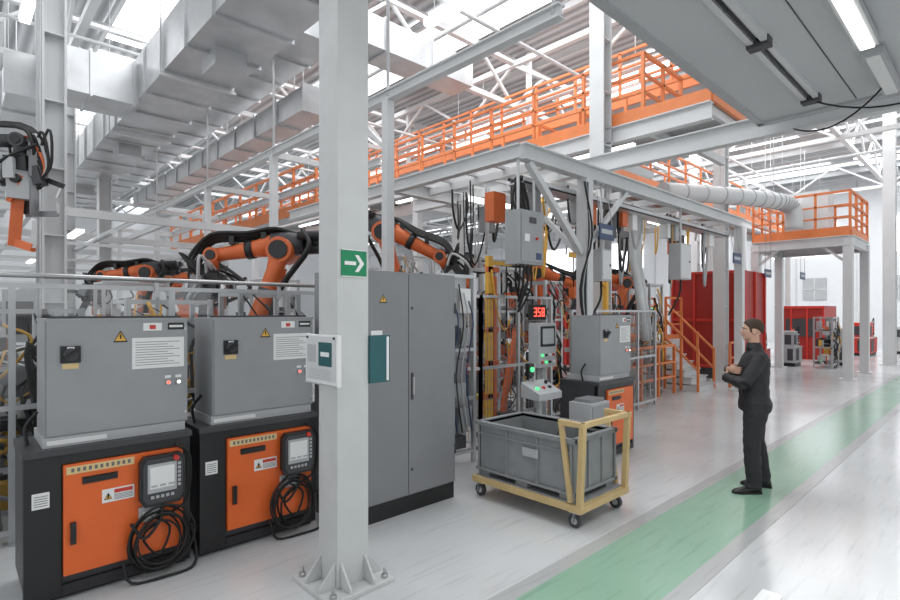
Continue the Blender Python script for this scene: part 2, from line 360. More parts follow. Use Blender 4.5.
b.box(cx0,cx0+.03,cy0,cy1,zb,zt,CRATE); b.box(cx1-.03,cx1,cy0,cy1,zb,zt,CRATE); b.box(cx0,cx1,cy0,cy0+.03,zb,zt,CRATE); b.box(cx0,cx1,cy1-.03,cy1,zb,zt,CRATE)
for (xa_,xb_,ya_,yb_) in ((cx0-.025,cx0+.03,cy0-.025,cy1+.025),(cx1-.03,cx1+.025,cy0-.025,cy1+.025),(cx0,cx1,cy0-.025,cy0+.03),(cx0,cx1,cy1-.03,cy1+.025)):
    b.box(xa_,xb_,ya_,yb_,zt-.03,zt+.01,CRATE); b.box(xa_,xb_,ya_,yb_,zb,zb+.025,CRATE)
for i in range(4):
    y=cy0+i*(cy1-cy0-.02)/3; b.box(cx0-.02,cx0,y,y+.02,zb,zt,CRATE); b.box(cx1,cx1+.02,y,y+.02,zb,zt,CRATE)
for i in range(4):
    x=cx0+i*(cx1-cx0-.02)/3; b.box(x,x+.02,cy0-.02,cy0,zb,zt,CRATE)
b.box(cx0-.015,cx0,cy0,cy1,zt-.12,zt-.10,CRATE)
for x in (cx0+.0,cx1-.14):
    for y in (cy0+.0,(cy0+cy1)/2-.06,cy1-.14): b.box(x,x+.14,y,y+.14,.22,zb,CRATE)
b.box(cx0-.022,cx0-.015,(cy0+cy1)/2-.2,(cy0+cy1)/2-.02,.52,.60,LGREY)
b.beam((cx0+.5,cy0+.1,zt-.02),(cx0+.55,cy0+.5,zt+.02),.05,.03,BLACK); b.hose([(cx0+.1,cy0+.3,.6),(cx0+.4,cy0+.35,.8),(cx0+.6,cy0+.2,.72)],.015,RUBBER)
for k in range(5): b.box(cx0+.08+.12*k,cx0+.16+.12*k,cy0+.15+.1*(k%3),cy0+.55+.08*k,zb+.03,.45+.05*(k%3),(DGREY,MGREY,LGREY)[k%3])
b.done(.003)
# ------------------------------------------------------------------ railings
RC=[0]
def rail(b,p0,p1,z,m=RORANGE,h=1.1,sp=1.2,toe=True,t=.055):
    RC[0]+=1; e=.0017*(RC[0]%5); t=t+e
    p0=V((*p0,z));p1=V((*p1,z)); L=(p1-p0).length; n=max(1,round(L/sp)); up=V((0,0,1))
    for i in range(n+1):
        q=p0.lerp(p1,i/n); b.beam(q,q+up*(h+e),t,t,m)
    for k in (1,.66,.36): b.beam(p0+up*h*k,p1+up*h*k,t,t if k==1 else t*.7,m)
    if toe: b.beam(p0+up*.06,p1+up*.06,.012,.14,m)
b=B('mezzanine_platform'); zt=4.3
b.box(-4,7.6,-7,2.2,zt,zt+.08,UNDER)
b.box(-4,7.6,2.16,2.24,zt-.03,zt+.25,LGREY)
b.box(7.54,7.66,-7,2.24,zt-.03,zt+.25,LGREY)
for y in (1.2,-.6,-2.4,-4.2): b.box(-4,7.5,y-.005,y+.005,zt-.006,zt,DGREY)
b.ibeam((7.86,9.5,zt+.02),(7.86,-7,zt+.02),.16,.28,.02,WHITE)
b.ibeam((-4,-3.2,zt-.15),(7.5,-3.2,zt-.15),.16,.28,.02,WHITE)
for x in (-3,2.,7.4):
    b.box(x,x+.24,-3.32,-3.08,0,zt,WCOL)
for y in (3.2,4.4,5.6,6.8,8.0,9.3): b.beam((7.86,y,zt),(9.12,y,zt),.08,.12,WHITE)
b.done()
b=B('fluorescent_lamp')
for (y,xa_,xb_) in ((.86,4.3,5.9),(.86,6.1,7.3)):
    b.box(xa_,xb_,y-.08,y+.08,zt-.10,zt-.03,LGREY); b.box(xa_+.03,xb_-.03,y-.05,y+.05,zt-.12,zt-.10,LAMP if xa_<5 else PAPER)
    for xx in (xa_+.2,xb_-.2): b.box(xx,xx+.03,y-.02,y+.02,zt-.04,zt,LGREY)
b.done()
b=B('cable_tray'); y=1.54
b.box(2.5,7.2,y-.08,y-.03,zt-.05,zt,WHITE); b.box(2.5,7.2,y+.03,y+.08,zt-.05,zt,WHITE); b.tube([(2.5,y,zt-.04),(7.0,y,zt-.04)],.012,RUBBER)
for x in (3.6,5.2,7.0):
    b.box(x,x+.12,y-.09,y+.09,zt-.08,zt,DGREY)
b.tube(sag((7.05,y,zt-.05),(7.5,.3,zt-.05),.18),.01,RUBBER); b.tube(sag((7.0,.86,zt-.07),(7.8,1.9,zt-.1),.2),.01,RUBBER)
b.done()
b=B('elevated_walkway'); z=5.5
b.box(9.2,10.8,3.4,22,z-.06,z,LGREY)
for x in (9.2,10.8): b.beam((x,3.4,z-.02),(x,22,z-.02),.06,.22,RORANGE); b.ibeam((x,3.4,z-.28),(x,22,z-.28),.16,.30,.02,WHITE)
b.beam((9.2,3.4,z-.02),(10.8,3.4,z-.02),.058,.218,RORANGE)
for i in range(16): b.beam((9.2,3.5+i*1.2,z-.2),(10.8,3.5+i*1.2,z-.2),.08,.16,WHITE)
rail(b,(9.2,4.6),(9.2,22),z); rail(b,(10.8,3.4),(10.8,7),z); rail(b,(10.8,8.2),(10.8,22),z); rail(b,(9.2,4.6),(10.8,4.6),z,sp=.8)
for y in (11,16,21.5):
    for x in (9.2,10.8): b.beam((x,y,0),(x,y,z-.4),.2,.2,WHITE)
b.box(9.4,10.2,8,20,z-.9,z-.6,GALV)
for y in range(8,20,2): b.cyl((9.8,y,z-.6),(9.8,y,z-.3),.02,WHITE,6)
for y in range(5,21,3): b.box(9.6,9.7,y,y+1.5,z-.42,z-.36,LAMP)
b.done()
b=B('elevated_walkway')
b.box(10.9,31,7,8.2,z-.06,z,LGREY)
for y in (7,8.2): b.beam((10.9,y,z-.02),(31,y,z-.02),.06,.2,RORANGE); b.ibeam((10.9,y,z-.25),(31,y,z-.25),.14,.28,.02,WHITE)
rail(b,(10.9,7),(31,7),z); rail(b,(10.9,8.2),(31,8.2),z)
for x in (16,22,28): 
    for y in (7,8.2): b.beam((x,y,0),(x,y,z-.38),.2,.2,WHITE)
b.done()
b=B('elevated_walkway'); z2=6.9
b.box(11.6,12.6,3.9,20,z2-.05,z2,LGREY); b.beam((11.6,3.9,z2-.08),(11.6,20,z2-.08),.06,.2,RORANGE); rail(b,(11.6,3.9),(11.6,20),z2); rail(b,(12.6,3.9),(12.6,20),z2)
for y in (4.2,9.5,15,19.8): b.beam((12.1,y,z2),(12.1,y,ZR-.3),.12,.12,WHITE)
b.done()
b=B('elevated_walkway'); z3=4.6
b.box(6.7,7.5,12,24,z3-.05,z3,LGREY); b.beam((6.7,12,z3-.05),(6.7,24,z3-.05),.05,.2,RORANGE); rail(b,(6.7,12),(6.7,24),z3); rail(b,(7.5,12),(7.5,24),z3); rail(b,(6.7,12),(7.5,12),z3)
for y in (12.2,16,20,23.8): b.beam((7.45,y,0),(7.45,y,z3-.05),.14,.14,WHITE)
b.done()
for (x,y,w) in ((9.0,5.35,.3),(1.13,9.9,.3),(15.1,5.35,.3),(24,9.6,.35),(2.2,17,.4),(3.5,19.4,.35),(24,2.9,.35),(0.3,22,.4)):
    b=B('steel_column'); h=w/2; t=.03
    b.box(x-h,x-h+t,y-h,y+h,0,ZR-.1,WHITE); b.box(x+h-t,x+h,y-h,y+h,0,ZR-.1,WHITE); b.box(x-h+t,x+h-t,y-t/2,y+t/2,0,ZR-.1,WHITE)
    b.box(x-h-.08,x+h+.08,y-h-.08,y+h+.08,0,.03,WHITE)
    for k in range(1,9): b.box(x-h+t,x+h-t,y-h+.01,y+h-.01,k,k+.02,WHITE)
    if x<2:
        for k in range(3): b.tube([(x-.19,y-.1+.06*k,0),(x-.19,y-.1+.06*k,ZR-.5)],.018,LGREY,6)
        b.box(x-.24,x-.15,y-.14,y+.14,1.4,1.9,LGREY)
    b.done()
b=B('crane_rail_frame'); X=4.62; z=5.0
b.ibeam((X,3.2,z),(X,24,z),.12,.15,.02,WHITE); b.ibeam((X+1.9,9,z),(X+1.9,24,z),.12,.16,.02,WHITE)
for y in (6.2,7.95,9.93,13.6,18,23): b.beam((X,y,0),(X,y,z-.07),.13,.13,WHITE)
for y in (9.93,13.6,18,23): b.beam((X,y,z-.05),(X+1.9,y,z-.05),.1,.12,WHITE)
for y in (3.3,6.2,9.93,13.6,18): b.cyl((X,y,z),(X,y,ZR-.3),.025,WHITE,8)
b.beam((X,6.2,4.2),(X,7.0,z-.1),.06,.06,WHITE)
b.done()
# ------------------------------------------------------------------ robot cell portal
b=B('welding_cell_portal'); z=4.0
for y in (4.45,7.2): 
    b.ibeam((5.5,y,z),(13.9,y,z),.16,.22,.02,WHITE)
    for x in (7.03,13.75): b.beam((x,y,0),(x,y,z-.1),.18,.18,WHITE); b.box(x-.2,x+.2,y-.2,y+.2,0,.02,WHITE)
b.ibeam((5.5,4.45,z-.0),(5.5,11,z-.0),.14,.2,.02,WHITE)
for x in (6.3,7.03,8,9,10,11,12.3,13.5): b.beam((x,4.45,z+.02),(x,7.2,z+.02),.08,.12,WHITE)
for y in (4.9,5.4,6.0,6.6): b.beam((5.6,y,z+.1),(13.6,y,z+.1),.05,.05,WHITE)
b.beam((5.65,4.45,z-.12),(6.93,4.45,2.75),.09,.09,WHITE); b.beam((8.3,4.45,z-.12),(7.13,4.45,2.9),.07,.07,WHITE)
b.beam((7.03,4.6,2.8),(7.03,5.7,z-.1),.07,.07,WHITE)
b.box(5.7,13.4,4.56,4.86,z-.36,z-.34,GALV); b.box(5.7,13.4,4.56,4.57,z-.36,z-.28,GALV)
for k in range(6): b.tube([(5.7+i*.8,4.6+.045*k+random.uniform(-.02,.02),z-.31+random.uniform(0,.05)) for i in range(10)],.022,RUBBER if k%2 else DGREY,6)
for x in (6.5,8,9.5,11):
    for y in (5.3,6.4): b.box(x,x+1.1,y,y+.1,z-.2,z-.13,LAMP)
for i in range(50):
    x=random.uniform(5.7,12.6); y=random.choice((4.75,5.1,5.6,6.2,6.8)); L=random.uniform(.3,1.4); dx=random.uniform(.15,.7)
    b.hose([(x,y,z-.15),(x+.05,y+.03,z-.15-L*.6),(x+dx*.5,y+.1,z-.2-L),(x+dx,y+.15,z-.15-L*.5),(x+dx,y+.15,z-.15)],random.choice((.012,.018,.026)),random.choice((RUBBER,DGREY,RUBBER,LGREY,YSTICK)),6)
for i in range(20):
    x=5.8+i*.36; y=random.choice((4.72,5.2,6.0)); h=random.uniform(.12,.4); w_=random.uniform(.1,.28)
    b.box(x,x+w_,y,y+.18,z-.45-h,z-.36,random.choice((DGREY,LGREY,MGREY,BRICK,PAPER)))
for k in range(6): 
    b.hose([(6.93-.02*k,4.33,3.8),(6.90+.01*k,4.32-.01*k,3.0),(6.86-.035*k,4.31,2.2),(6.9,4.33,1.3),(6.8-.04*k,4.3,.5)],.016,RUBBER if k%3 else LGREY,6)
b.done()
b=B('hanging_control_box')
b.box(5.42,5.92,4.40,4.66,2.50,3.22,BGREY); b.box(5.44,5.90,4.385,4.40,2.53,3.19,BGREY); b.box(5.60,5.74,4.375,4.385,3.05,3.13,DGREY)
for x in (5.5,5.84): b.cyl((x,4.5,3.22),(x,4.5,3.9),.02,WHITE,8)
for k in range(5): b.hose([(5.52+.07*k,4.55,3.22),(5.50+.08*k,4.6,3.42),(5.62+.03*k,4.62,3.66)],.022,RUBBER,8)
for k in range(5): b.hose([(5.5+.08*k,4.53,2.5),(5.52+.08*k,4.56,2.3-.03*k),(5.75,4.7,2.15-.07*k),(6.1,4.8,2.35),(6.3,4.85,3.0)],.016,RUBBER,6)
b.box(5.50,5.6,4.38,4.386,2.8,2.9,PAPER); b.cyl((5.75,4.36,2.85),(5.75,4.386,2.85),.02,REDB,10); b.box(5.74,5.86,4.38,4.386,2.57,2.66,BLUE)
b.done(.004)
for (x,y,z,w) in ((7.18,4.30,3.1,.42),(13.0,4.35,3.1,.5),(17.2,4.9,3.0,.6),(21,4.9,3.1,.6)):
    b=B('blue_hanging_sign'); b.box(x,x+w,y-.02,y,z-.12,z+.12,BLUE); b.box(x+.05,x+w-.05,y-.022,y-.02,z-.03,z+.04,SCREEN)
    if x<14:
        for xx in (x+.05,x+w-.05): b.cyl((xx,y-.01,z+.12),(xx,y+.09,3.9),.008,CHROME,6)
    else:
        for xx in (x+.05,x+w-.05): b.cyl((xx,y-.01,z+.12),(xx,y-.01,7.45),.008,CHROME,6)
    b.done()
# ------------------------------------------------------------------ fences
def fence(name,p0,p1,h,sp=1.0,mesh=False,z0=.1,plex=True):
    b=B(name); p0=V((*p0,0));p1=V((*p1,0)); n=max(1,round((p1-p0).length/sp)); up=V((0,0,1)); dr=(p1-p0).normalized()
    for i in range(n+1): q=p0.lerp(p1,i/n); b.beam(q,q+up*h,.045,.045,ALU); b.box(q.x-.06,q.x+.06,q.y-.06,q.y+.06,0,.012,ALU)
    for k in (z0,h*.52,h-.02): b.beam(p0+up*k,p1+up*k,.04,.04,ALU)
    if plex:
        a=[p0+up*z0,p1+up*z0,p1+up*(h-.03),p0+up*(h-.03)]
        b.add(a,[(0,1,2,3)],PLEX)
    if mesh:
        L=(p1-p0).length; k=0
        while k<L: q=p0+dr*k; b.beam(q+up*z0,q+up*(h),.005,.005,MGREY); k+=.07
        k=z0
        while k<h: b.beam(p0+up*k,p1+up*k,.005,.005,MGREY); k+=.14
    return b.done()
fence('safety_fence',(-2.0,5.5),(3.9,5.5),2.1,1.2)
fence('mesh_fence',(5.25,4.95),(6.85,4.95),2.1,.8,mesh=True,plex=False)
fence('mesh_fence',(4.4,5.6),(5.25,4.95),2.1,.8,mesh=True,plex=False)
fence('mesh_fence',(7.2,4.8),(10.4,4.95),1.9,.8,mesh=True,plex=False)
b=B('guard_rail'); b.tube([(-2,5.44,2.16),(3.8,5.44,2.16)],.022,CHROME,10)
for x in (-1.5,0.2,1.4,2.6,3.7): b.beam((x,5.46,2.0),(x,5.46,2.17),.03,.03,ALU)
b.done()
b=B('pneumatic_rack')
for x in (4.15,4.75):
    for y in (4.6,5.0): b.beam((x,y,0),(x,y,2.35),.05,.05,ALU)
for z in (.15,.8,1.4,2.3):
    b.beam((4.15,4.6,z),(4.75,4.6,z),.04,.04,ALU); b.beam((4.15,5,z),(4.75,5,z),.04,.04,ALU)
b.box(4.18,4.72,4.7,4.72,.2,2.3,LGREY)
for (x,z,w,h,m) in ((4.25,1.9,.2,.25,BGREY),(4.5,1.85,.18,.3,PAPER),(4.22,1.5,.25,.2,DGREY),(4.52,1.45,.15,.22,BGREY),(4.25,1.0,.35,.3,MGREY),(4.22,.5,.2,.35,DGREY),(4.48,.45,.22,.25,BGREY),(4.3,.2,.3,.15,DGREY)):
    b.box(x,x+w,4.58,4.7,z,z+h,m)
for k in range(6): 
    x=4.2+.085*k; b.hose([(x,4.56,2.2-.1*(k%3)),(x+.05,4.53,1.7),(x-.05,4.55,1.1),(x+.06,4.56,.4)],.009,(RUBBER,LGREY,BLUE)[k%3],6)
b.done()
b=B('orange_lift_mast')
b.beam((5.86,5.35,0),(5.86,5.35,2.7),.07,.10,YSTICK); b.beam((5.98,5.35,0),(5.98,5.35,2.4),.05,.05,BRICK); b.box(5.7,6.1,5.2,5.5,0,.06,DGREY)
for z in (.6,1.1,1.6,2.1,2.5): b.beam((5.8,5.34,z),(6.05,5.34,z),.05,.08,BRICK)
b.beam((6.45,5.3,1.55),(6.2,5.3,.7),.08,.1,BRICK); b.beam((5.86,5.35,2.6),(6.3,5.3,2.6),.05,.06,YSTICK); b.cyl((6.2,5.3,2.6),(6.2,5.3,1.6),.012,RUBBER,6)
b.beam((6.2,5.3,.7),(6.1,5.3,.3),.06,.08,BRICK); b.box(6.0,6.3,5.2,5.4,.06,.35,DGREY)
b.tube(sag((5.86,5.3,2.5),(6.3,5.3,1.8),.5),.015,YSTICK,6)
b.done()
b=B('yellow_jib_crane')
b.beam((8.75,5.1,0),(8.75,5.1,2.9),.08,.08,YSTICK); b.beam((8.75,5.1,2.85),(7.75,5.2,2.85),.06,.09,YSTICK); b.beam((8.75,5.1,2.3),(8.25,5.15,2.82),.05,.05,YSTICK)
b.box(8.6,8.9,4.98,5.22,0,.04,DGREY); b.cyl((7.85,5.19,2.8),(7.85,5.19,2.3),.012,RUBBER,6); b.box(7.79,7.91,5.13,5.25,2.1,2.3,BRICK)
b.done()
b=B('led_counter_display'); x0d,zd,yd=6.27,1.76,4.86
b.box(x0d,x0d+.34,yd-.0,yd+.06,zd,zd+.2,BLACK); b.box(x0d-.015,x0d+.355,yd+.01,yd+.065,zd-.015,zd+.215,DGREY)
seg={'3':'abgcd','5':'afgcd','8':'abcdefg'}
for i,ch in enumerate('358'):
    x=x0d+.04+i*.095; w=.065; zz=zd+.035; h=.13; t=.014; yy=yd-.004
    R={'a':(x,x+w,zz+h-t,zz+h),'d':(x,x+w,zz,zz+t),'g':(x,x+w,zz+h/2-t/2,zz+h/2+t/2),'f':(x,x+t,zz+h/2,zz+h),'e':(x,x+t,zz,zz+h/2),'b':(x+w-t,x+w,zz+h/2,zz+h),'c':(x+w-t,x+w,zz,zz+h/2)}
    for s_ in seg[ch]: r=R[s_]; b.box(r[0],r[1],yy,yd,r[2],r[3],LEDR)
b.done()
b=B('operator_console')
b.cyl((5.10,3.85,0),(5.10,3.85,.85),.035,LGREY,12); b.box(4.95,5.25,3.7,4.0,0,.02,LGREY)
rings=[[V(p) for p in ((4.88,3.68,z0),(5.32,3.68,z0),(5.32,3.95,z1),(4.88,3.95,z1))] for z0,z1 in ((.84,.86),(.92,1.04))]
b.loft(rings,LGREY,False)
for i in range(3):
    b.cyl((4.97+.12*i,3.78,.96),(4.97+.12*i,3.775,.985),.022,(LEDG,REDB,BLACK)[i],12)
b.cyl((5.24,3.86,1.0),(5.24,3.855,1.04),.02,BLACK,10)
b.beam((5.1,3.93,1.0),(5.1,3.93,1.25),.03,.03,LGREY); b.box(4.97,5.07,3.9,3.96,1.1,1.25,BLACK); b.cyl((5.02,3.88,1.18),(5.02,3.9,1.18),.03,LEDG,12)
b.done(.003)
b=B('hmi_terminal')
b.beam((5.62,4.2,0),(5.62,4.2,1.2),.08,.08,LGREY); b.box(5.45,5.8,4.05,4.35,0,.03,LGREY)
b.box(5.42,5.80,4.10,4.26,1.15,1.72,LGREY); b.box(5.46,5.76,4.09,4.10,1.42,1.68,BLACK); b.box(5.49,5.73,4.086,4.09,1.45,1.65,SCREEN)
for i in range(4):
    for j in range(2): b.cyl((5.49+.08*i,4.08,1.22+.09*j),(5.49+.08*i,4.10,1.22+.09*j),.018,(REDB,LEDG,BLACK,PAPER)[(i+j)%4],10)
b.done(.003)
b=B('small_junction_cabinet'); b.box(5.35,5.75,3.3,3.6,.15,.80,LGREY); b.box(5.37,5.73,3.29,3.30,.18,.77,BGREY); b.box(5.37,5.73,3.33,3.57,0,.15,BLACK)
b.box(5.40,5.7,3.34,3.56,.80,.84,MGREY); b.done(.003)
# ------------------------------------------------------------------ robots
def gun(b,F,T,f,side,sc,loops=9):
    g=(T-F).normalized(); hz=g.cross(side).normalized()
    def at(a,s_,h): return F+g*a*sc+side*s_*sc+hz*h*sc
    b.beam(at(0,0,0),at(.22,0,0),.34*sc,.30*sc,BLACK,hz); b.beam(at(.05,.2,.1),at(.30,.2,.1),.12*sc,.16*sc,MGREY,hz)
    b.beam(at(.05,-.2,-.05),at(.36,-.2,-.05),.1*sc,.14*sc,LGREY,hz); b.beam(at(.15,0,.2),at(.42,0,.26),.2*sc,.12*sc,DGREY,hz)
    b.cyl(at(.1,.05,-.18),at(.5,.05,-.22),.06*sc,CHROME,12); b.cyl(at(.1,-.08,-.18),at(.45,-.08,-.2),.045*sc,DGREY,12)
    b.beam(at(.22,.1,0),at(.85,.1,.02),.07*sc,.12*sc,DGREY,hz); b.beam(at(.85,.1,-.02),at(.85,.1,.42),.06*sc,.08*sc,MGREY); b.beam(at(.85,.1,.42),at(.66,.1,.42),.035*sc,.035*sc,CHROME)
    b.beam(at(.3,.1,.25),at(.42,.1,.52),.07*sc,.08*sc,BLACK); b.beam(at(.42,.1,.50),at(.6,.1,.42),.035*sc,.035*sc,CHROME)
    b.beam(at(.3,-.1,.05),at(.7,-.14,-.12),.08*sc,.06*sc,BRICK); b.cyl(at(.35,-.2,0),at(.35,.25,0),.07*sc,BLACK,12)
    for k in range(loops):
        a=random.uniform(-.18,.18); h=random.uniform(-.2,.2)
        b.hose([at(-.05,a,h*.4),at(-.1-.05*k/3,a*1.6+.1,h+.2),at(.15,a*1.8,h*1.3+.28*(1 if k%2 else -1)),at(.4,a*1.2,.2*(1 if k%2 else -1)),at(.5,a*.5,.05)],.022*sc,(RUBBER,RUBBER,DGREY,LGREY)[k%4],6)
def robot(name,base,S,E,W,T,ped=.5,sc=1.0,armm=BRICK,hang=False):
    b=B(name); base=V(base);S=V(S);E=V(E);W=V(W);T=V(T)
    b.box(base.x-.4*sc,base.x+.4*sc,base.y-.4*sc,base.y+.4*sc,0,ped,DGREY)
    b.cyl((base.x,base.y,ped),(base.x,base.y,ped+.28*sc),.36*sc,BRICK,22,.31*sc); b.cyl((base.x,base.y,ped+.28*sc),(base.x,base.y,ped+.36*sc),.34*sc,BLACK,22)
    dirv=(W-E); dirv.z=0; dirv=dirv.normalized() if dirv.length>.01 else V((1,0,0)); side=V((-dirv.y,dirv.x,0))
    c0=V((base.x,base.y,ped+.36*sc))
    b.tube([c0,(c0+S)/2+V((0,0,-.02)),S],[(.30*sc,.30*sc),(.27*sc,.25*sc),(.2*sc,.24*sc)],BRICK,16)
    b.cyl(S-side*.30*sc,S+side*.30*sc,.21*sc,BRICK,20); b.cyl(S+side*.3*sc,S+side*.48*sc,.13*sc,BLACK,16)
    o=side*.16*sc
    b.tube([S+o,S.lerp(E,.25)+o,S.lerp(E,.75)+o,E+o],[.19*sc,.15*sc,.115*sc,.15*sc],armm,14)
    b.beam(S.lerp(E,.2)-side*.02,S.lerp(E,.8)-side*.02,.14*sc,.16*sc,BRICK)
    b.cyl(E-side*.2*sc,E+side*.28*sc,.18*sc,armm,20); b.cyl(E+side*.28*sc,E+side*.31*sc,.13*sc,BLACK,16); b.cyl(E-side*.23*sc,E-side*.2*sc,.13*sc,BLACK,16)
    f=(W-E).normalized(); up=side.cross(f); up=up if up.z>0 else -up
    ax=E+up*.1*sc
    b.tube([ax-f*.30*sc,ax-f*.1*sc,ax+f*.15*sc],[.15*sc,.19*sc,.18*sc],DGREY,16)
    for k,(u,s_) in enumerate(((.09,.1),(.09,-.1),(-.09,0.02),(.0,.0))):
        p=ax-f*.25*sc+up*u*sc+side*s_*sc; b.cyl(p,p-f*.38*sc,.075*sc,BLACK,12); b.cyl(p-f*.38*sc,p-f*.42*sc,.05*sc,DGREY,10)
    b.tube([ax+f*.1*sc,ax.lerp(W,.35),ax.lerp(W,.8),W],[.17*sc,.13*sc,.10*sc,.10*sc],armm,16)
    b.cyl(W-side*.11*sc,W+side*.11*sc,.11*sc,armm,16); b.cyl(W-side*.13*sc,W+side*.13*sc,.07*sc,BLACK,14)
    g=(T-W).normalized(); b.cyl(W,W+g*.2*sc,.09*sc,armm,14); b.cyl(W+g*.2*sc,W+g*.26*sc,.11*sc,DGREY,16)
    F=W+g*.26*sc; gun(b,F,T,f,side,sc,5 if hang else 9); hz=g.cross(side).normalized()
    for k in range(4):
        j=side*(.045*k-.07)*sc
        b.hose([E-f*.25*sc+up*.22*sc+j,E+f*.1*sc+up*(.30+.01*k)*sc+j,E.lerp(W,.5)+up*(.20+.03*k)*sc+j,W+up*(.2+.03*k)*sc+j,W+f*(.22+.03*k)*sc+j*1.5+g*.05,F+f*.2*sc+j,F+g*.15*sc+j],.026*sc,RUBBER,8)
    for k in range(3):
        j=side*(.05*k)
        b.hose([c0+side*.3*sc+j,S-f*.25*sc+side*.32*sc+j,S.lerp(E,.5)-f*.22*sc+side*.28*sc+j,E-f*.42*sc+side*.2*sc+j,E-f*.3*sc+up*.28*sc+j],.03*sc,RUBBER,8)
    for p in (E.lerp(W,.25)+up*.22*sc,E.lerp(W,.7)+up*.19*sc): b.beam(p-side*.1*sc,p+side*.1*sc,.07*sc,.12*sc,BLACK)
    b.cyl(ax.lerp(W,.42),ax.lerp(W,.52),.138*sc,BLACK,16); b.cyl(S.lerp(E,.45)+o,S.lerp(E,.52)+o,.142*sc,DGREY,14)
    if hang:
        # long C-frame weld gun hanging below the wrist, copper-brown lower arm
        R=V((.727,-.687,0))
        Q=F+g*.2
        b.beam(Q-R*.02,Q-R*.10+V((0,0,-.95)),.12,.13,BRICK); b.beam(Q-R*.10+V((0,0,-.90)),Q+R*.16+V((0,0,-.98)),.09,.10,BRICK)
        b.beam(Q+R*.16+V((0,0,-.98)),Q+R*.17+V((0,0,-.62)),.05,.05,CHROME); b.box(Q.x-.16,Q.x+.16,Q.y-.12,Q.y+.12,Q.z-.35,Q.z+.05,LGREY)
        b.cyl(Q+R*.16+V((0,0,-.1)),Q+R*.17+V((0,0,-.55)),.05,MGREY,12); b.box(Q.x+.06,Q.x+.26,Q.y-.16,Q.y+.02,Q.z-.05,Q.z+.28,MGREY)
        for k in range(6):
            b.hose([Q+R*(-.1+.05*k)+V((0,0,.05)),Q+R*(-.15+.1*k)+V((0,0,.42+.03*k)),Q+R*(.1+.06*k)+V((0,0,.30)),Q+R*(.28+.01*k)+V((0,0,.0)),Q+R*(.15-.05*k)+V((0,0,-.3))],.018,(RUBBER,RUBBER,BRICK,LGREY)[k%4],6)
    return b.done()
robot('welding_robot',(3.62,7.62,0),(3.42,7.8,1.6),(3.68,7.55,2.78),(2.9,8.28,2.72),(2.83,8.3,1.95),sc=1.05)
robot('welding_robot',(5.56,7.13,0),(5.6,7.1,1.9),(5.36,7.32,3.2),(6.05,6.66,2.8),(6.35,6.4,2.3),ped=.7,sc=1.0)
robot('welding_robot',(3.3,14.6,0),(3.4,14.5,1.7),(3.55,14.3,2.8),(2.7,15.1,2.75),(2.5,15.3,2.2),sc=1.05)
robot('welding_robot',(5.0,16,0),(4.9,16.1,1.7),(4.6,16.4,2.7),(5.5,15.6,3.0),(5.8,15.4,2.6))
robot('welding_robot',(-1.3,10.3,0),(-1.25,10.2,2.0),(-.9,9.9,3.95),(.66,8.9,4.1),(.70,8.87,3.2),ped=.8,armm=DGREY,hang=True,sc=.85)
robot('welding_robot',(8.4,6.1,0),(8.4,6.1,1.4),(8.2,6.3,2.6),(9.1,5.7,2.3),(9.3,5.5,1.7),ped=.3,sc=.8)
robot('welding_robot',(10.8,6.2,0),(10.8,6.2,1.5),(11.0,6.0,2.5),(10.2,6.5,2.7),(10.0,6.6,2.1),ped=.3,sc=.8)
robot('welding_robot',(8.55,8.1,0),(8.5,8.1,1.7),(8.2,8.3,2.9),(9.0,7.9,2.7),(9.2,7.8,2.1),ped=.5,sc=.9)
# ------------------------------------------------------------------ ducts
def duct(b,p0,p1,w,h,fl=1.2,m=GALV):
    p0=V(p0);p1=V(p1); b.beam(p0,p1,w,h,m); L=(p1-p0).length; n=int(L/fl); d=(p1-p0)/L
    for i in range(n+1):
        q=p0+d*(i*fl); b.beam(q-d*.02,q+d*.02,w+.08,h+.08,m)
b=B('ventilation_duct')
duct(b,(3.25,5.2,6.45),(3.25,30,6.45),1.15,.85)
duct(b,(1.2,12.2,6.3),(2.7,12.2,6.3),1.0,.8,.7); duct(b,(1.2,12.7,6.3),(1.2,30,6.3),.9,.7)
for y in (6,10,14,18,22,26): 
    for x in (2.62,3.88): b.cyl((x,y,5.95),(x,y,ZR-.3),.012,WHITE,6)
    b.box(2.6,3.9,y-.03,y+.03,5.93,5.98,WHITE)
for y in range(13,30,4): b.cyl((1.2,y,6.6),(1.2,y,ZR-.3),.012,WHITE,6)
for y in (8.5,15,21): b.box(3.0,3.5,y,y+.6,5.75,6.03,GALV)
b.done()
b=B('ventilation_duct')
duct(b,(4.9,8.6,7.2),(4.9,32,7.2),.8,.7); duct(b,(4.9,8.6,7.2),(8.5,8.6,7.2),.7,.6)
for y in (9,13,17,21,25,29): b.cyl((4.9,y,7.5),(4.9,y,ZR-.3),.015,WHITE,6)
b.done()
b=B('ventilation_duct')
duct(b,(5.6,10,6.3),(5.6,24,6.3),.6,.5)
for y in (11,15,19,23): b.cyl((5.6,y,6.5),(5.6,y,ZR-.3),.015,WHITE,6)
b.done()
b=B('spiral_duct')
pts=smooth_path([(12.8,5.9,4.85),(15.0,4.95,4.9),(16.6,4.5,4.95),(17.1,4.3,4.9),(17.3,4.2,4.7),(17.35,4.2,4.2)])
b.tube(pts,.22,WHITE,20)
for i in range(0,len(pts)-6): 
    q=pts[i]; q2=q+(pts[i+1]-q).normalized()*.03; b.tube([q,q2],.235,LGREY,20)
for q in (pts[3],pts[8]): b.cyl(q,(q.x,q.y,7.5),.012,WHITE,6)
b.done()
b=B('far_mezzanine_platform'); z=4.1
b.box(17.9,20.4,3,5.4,z-.08,z,LGREY); 
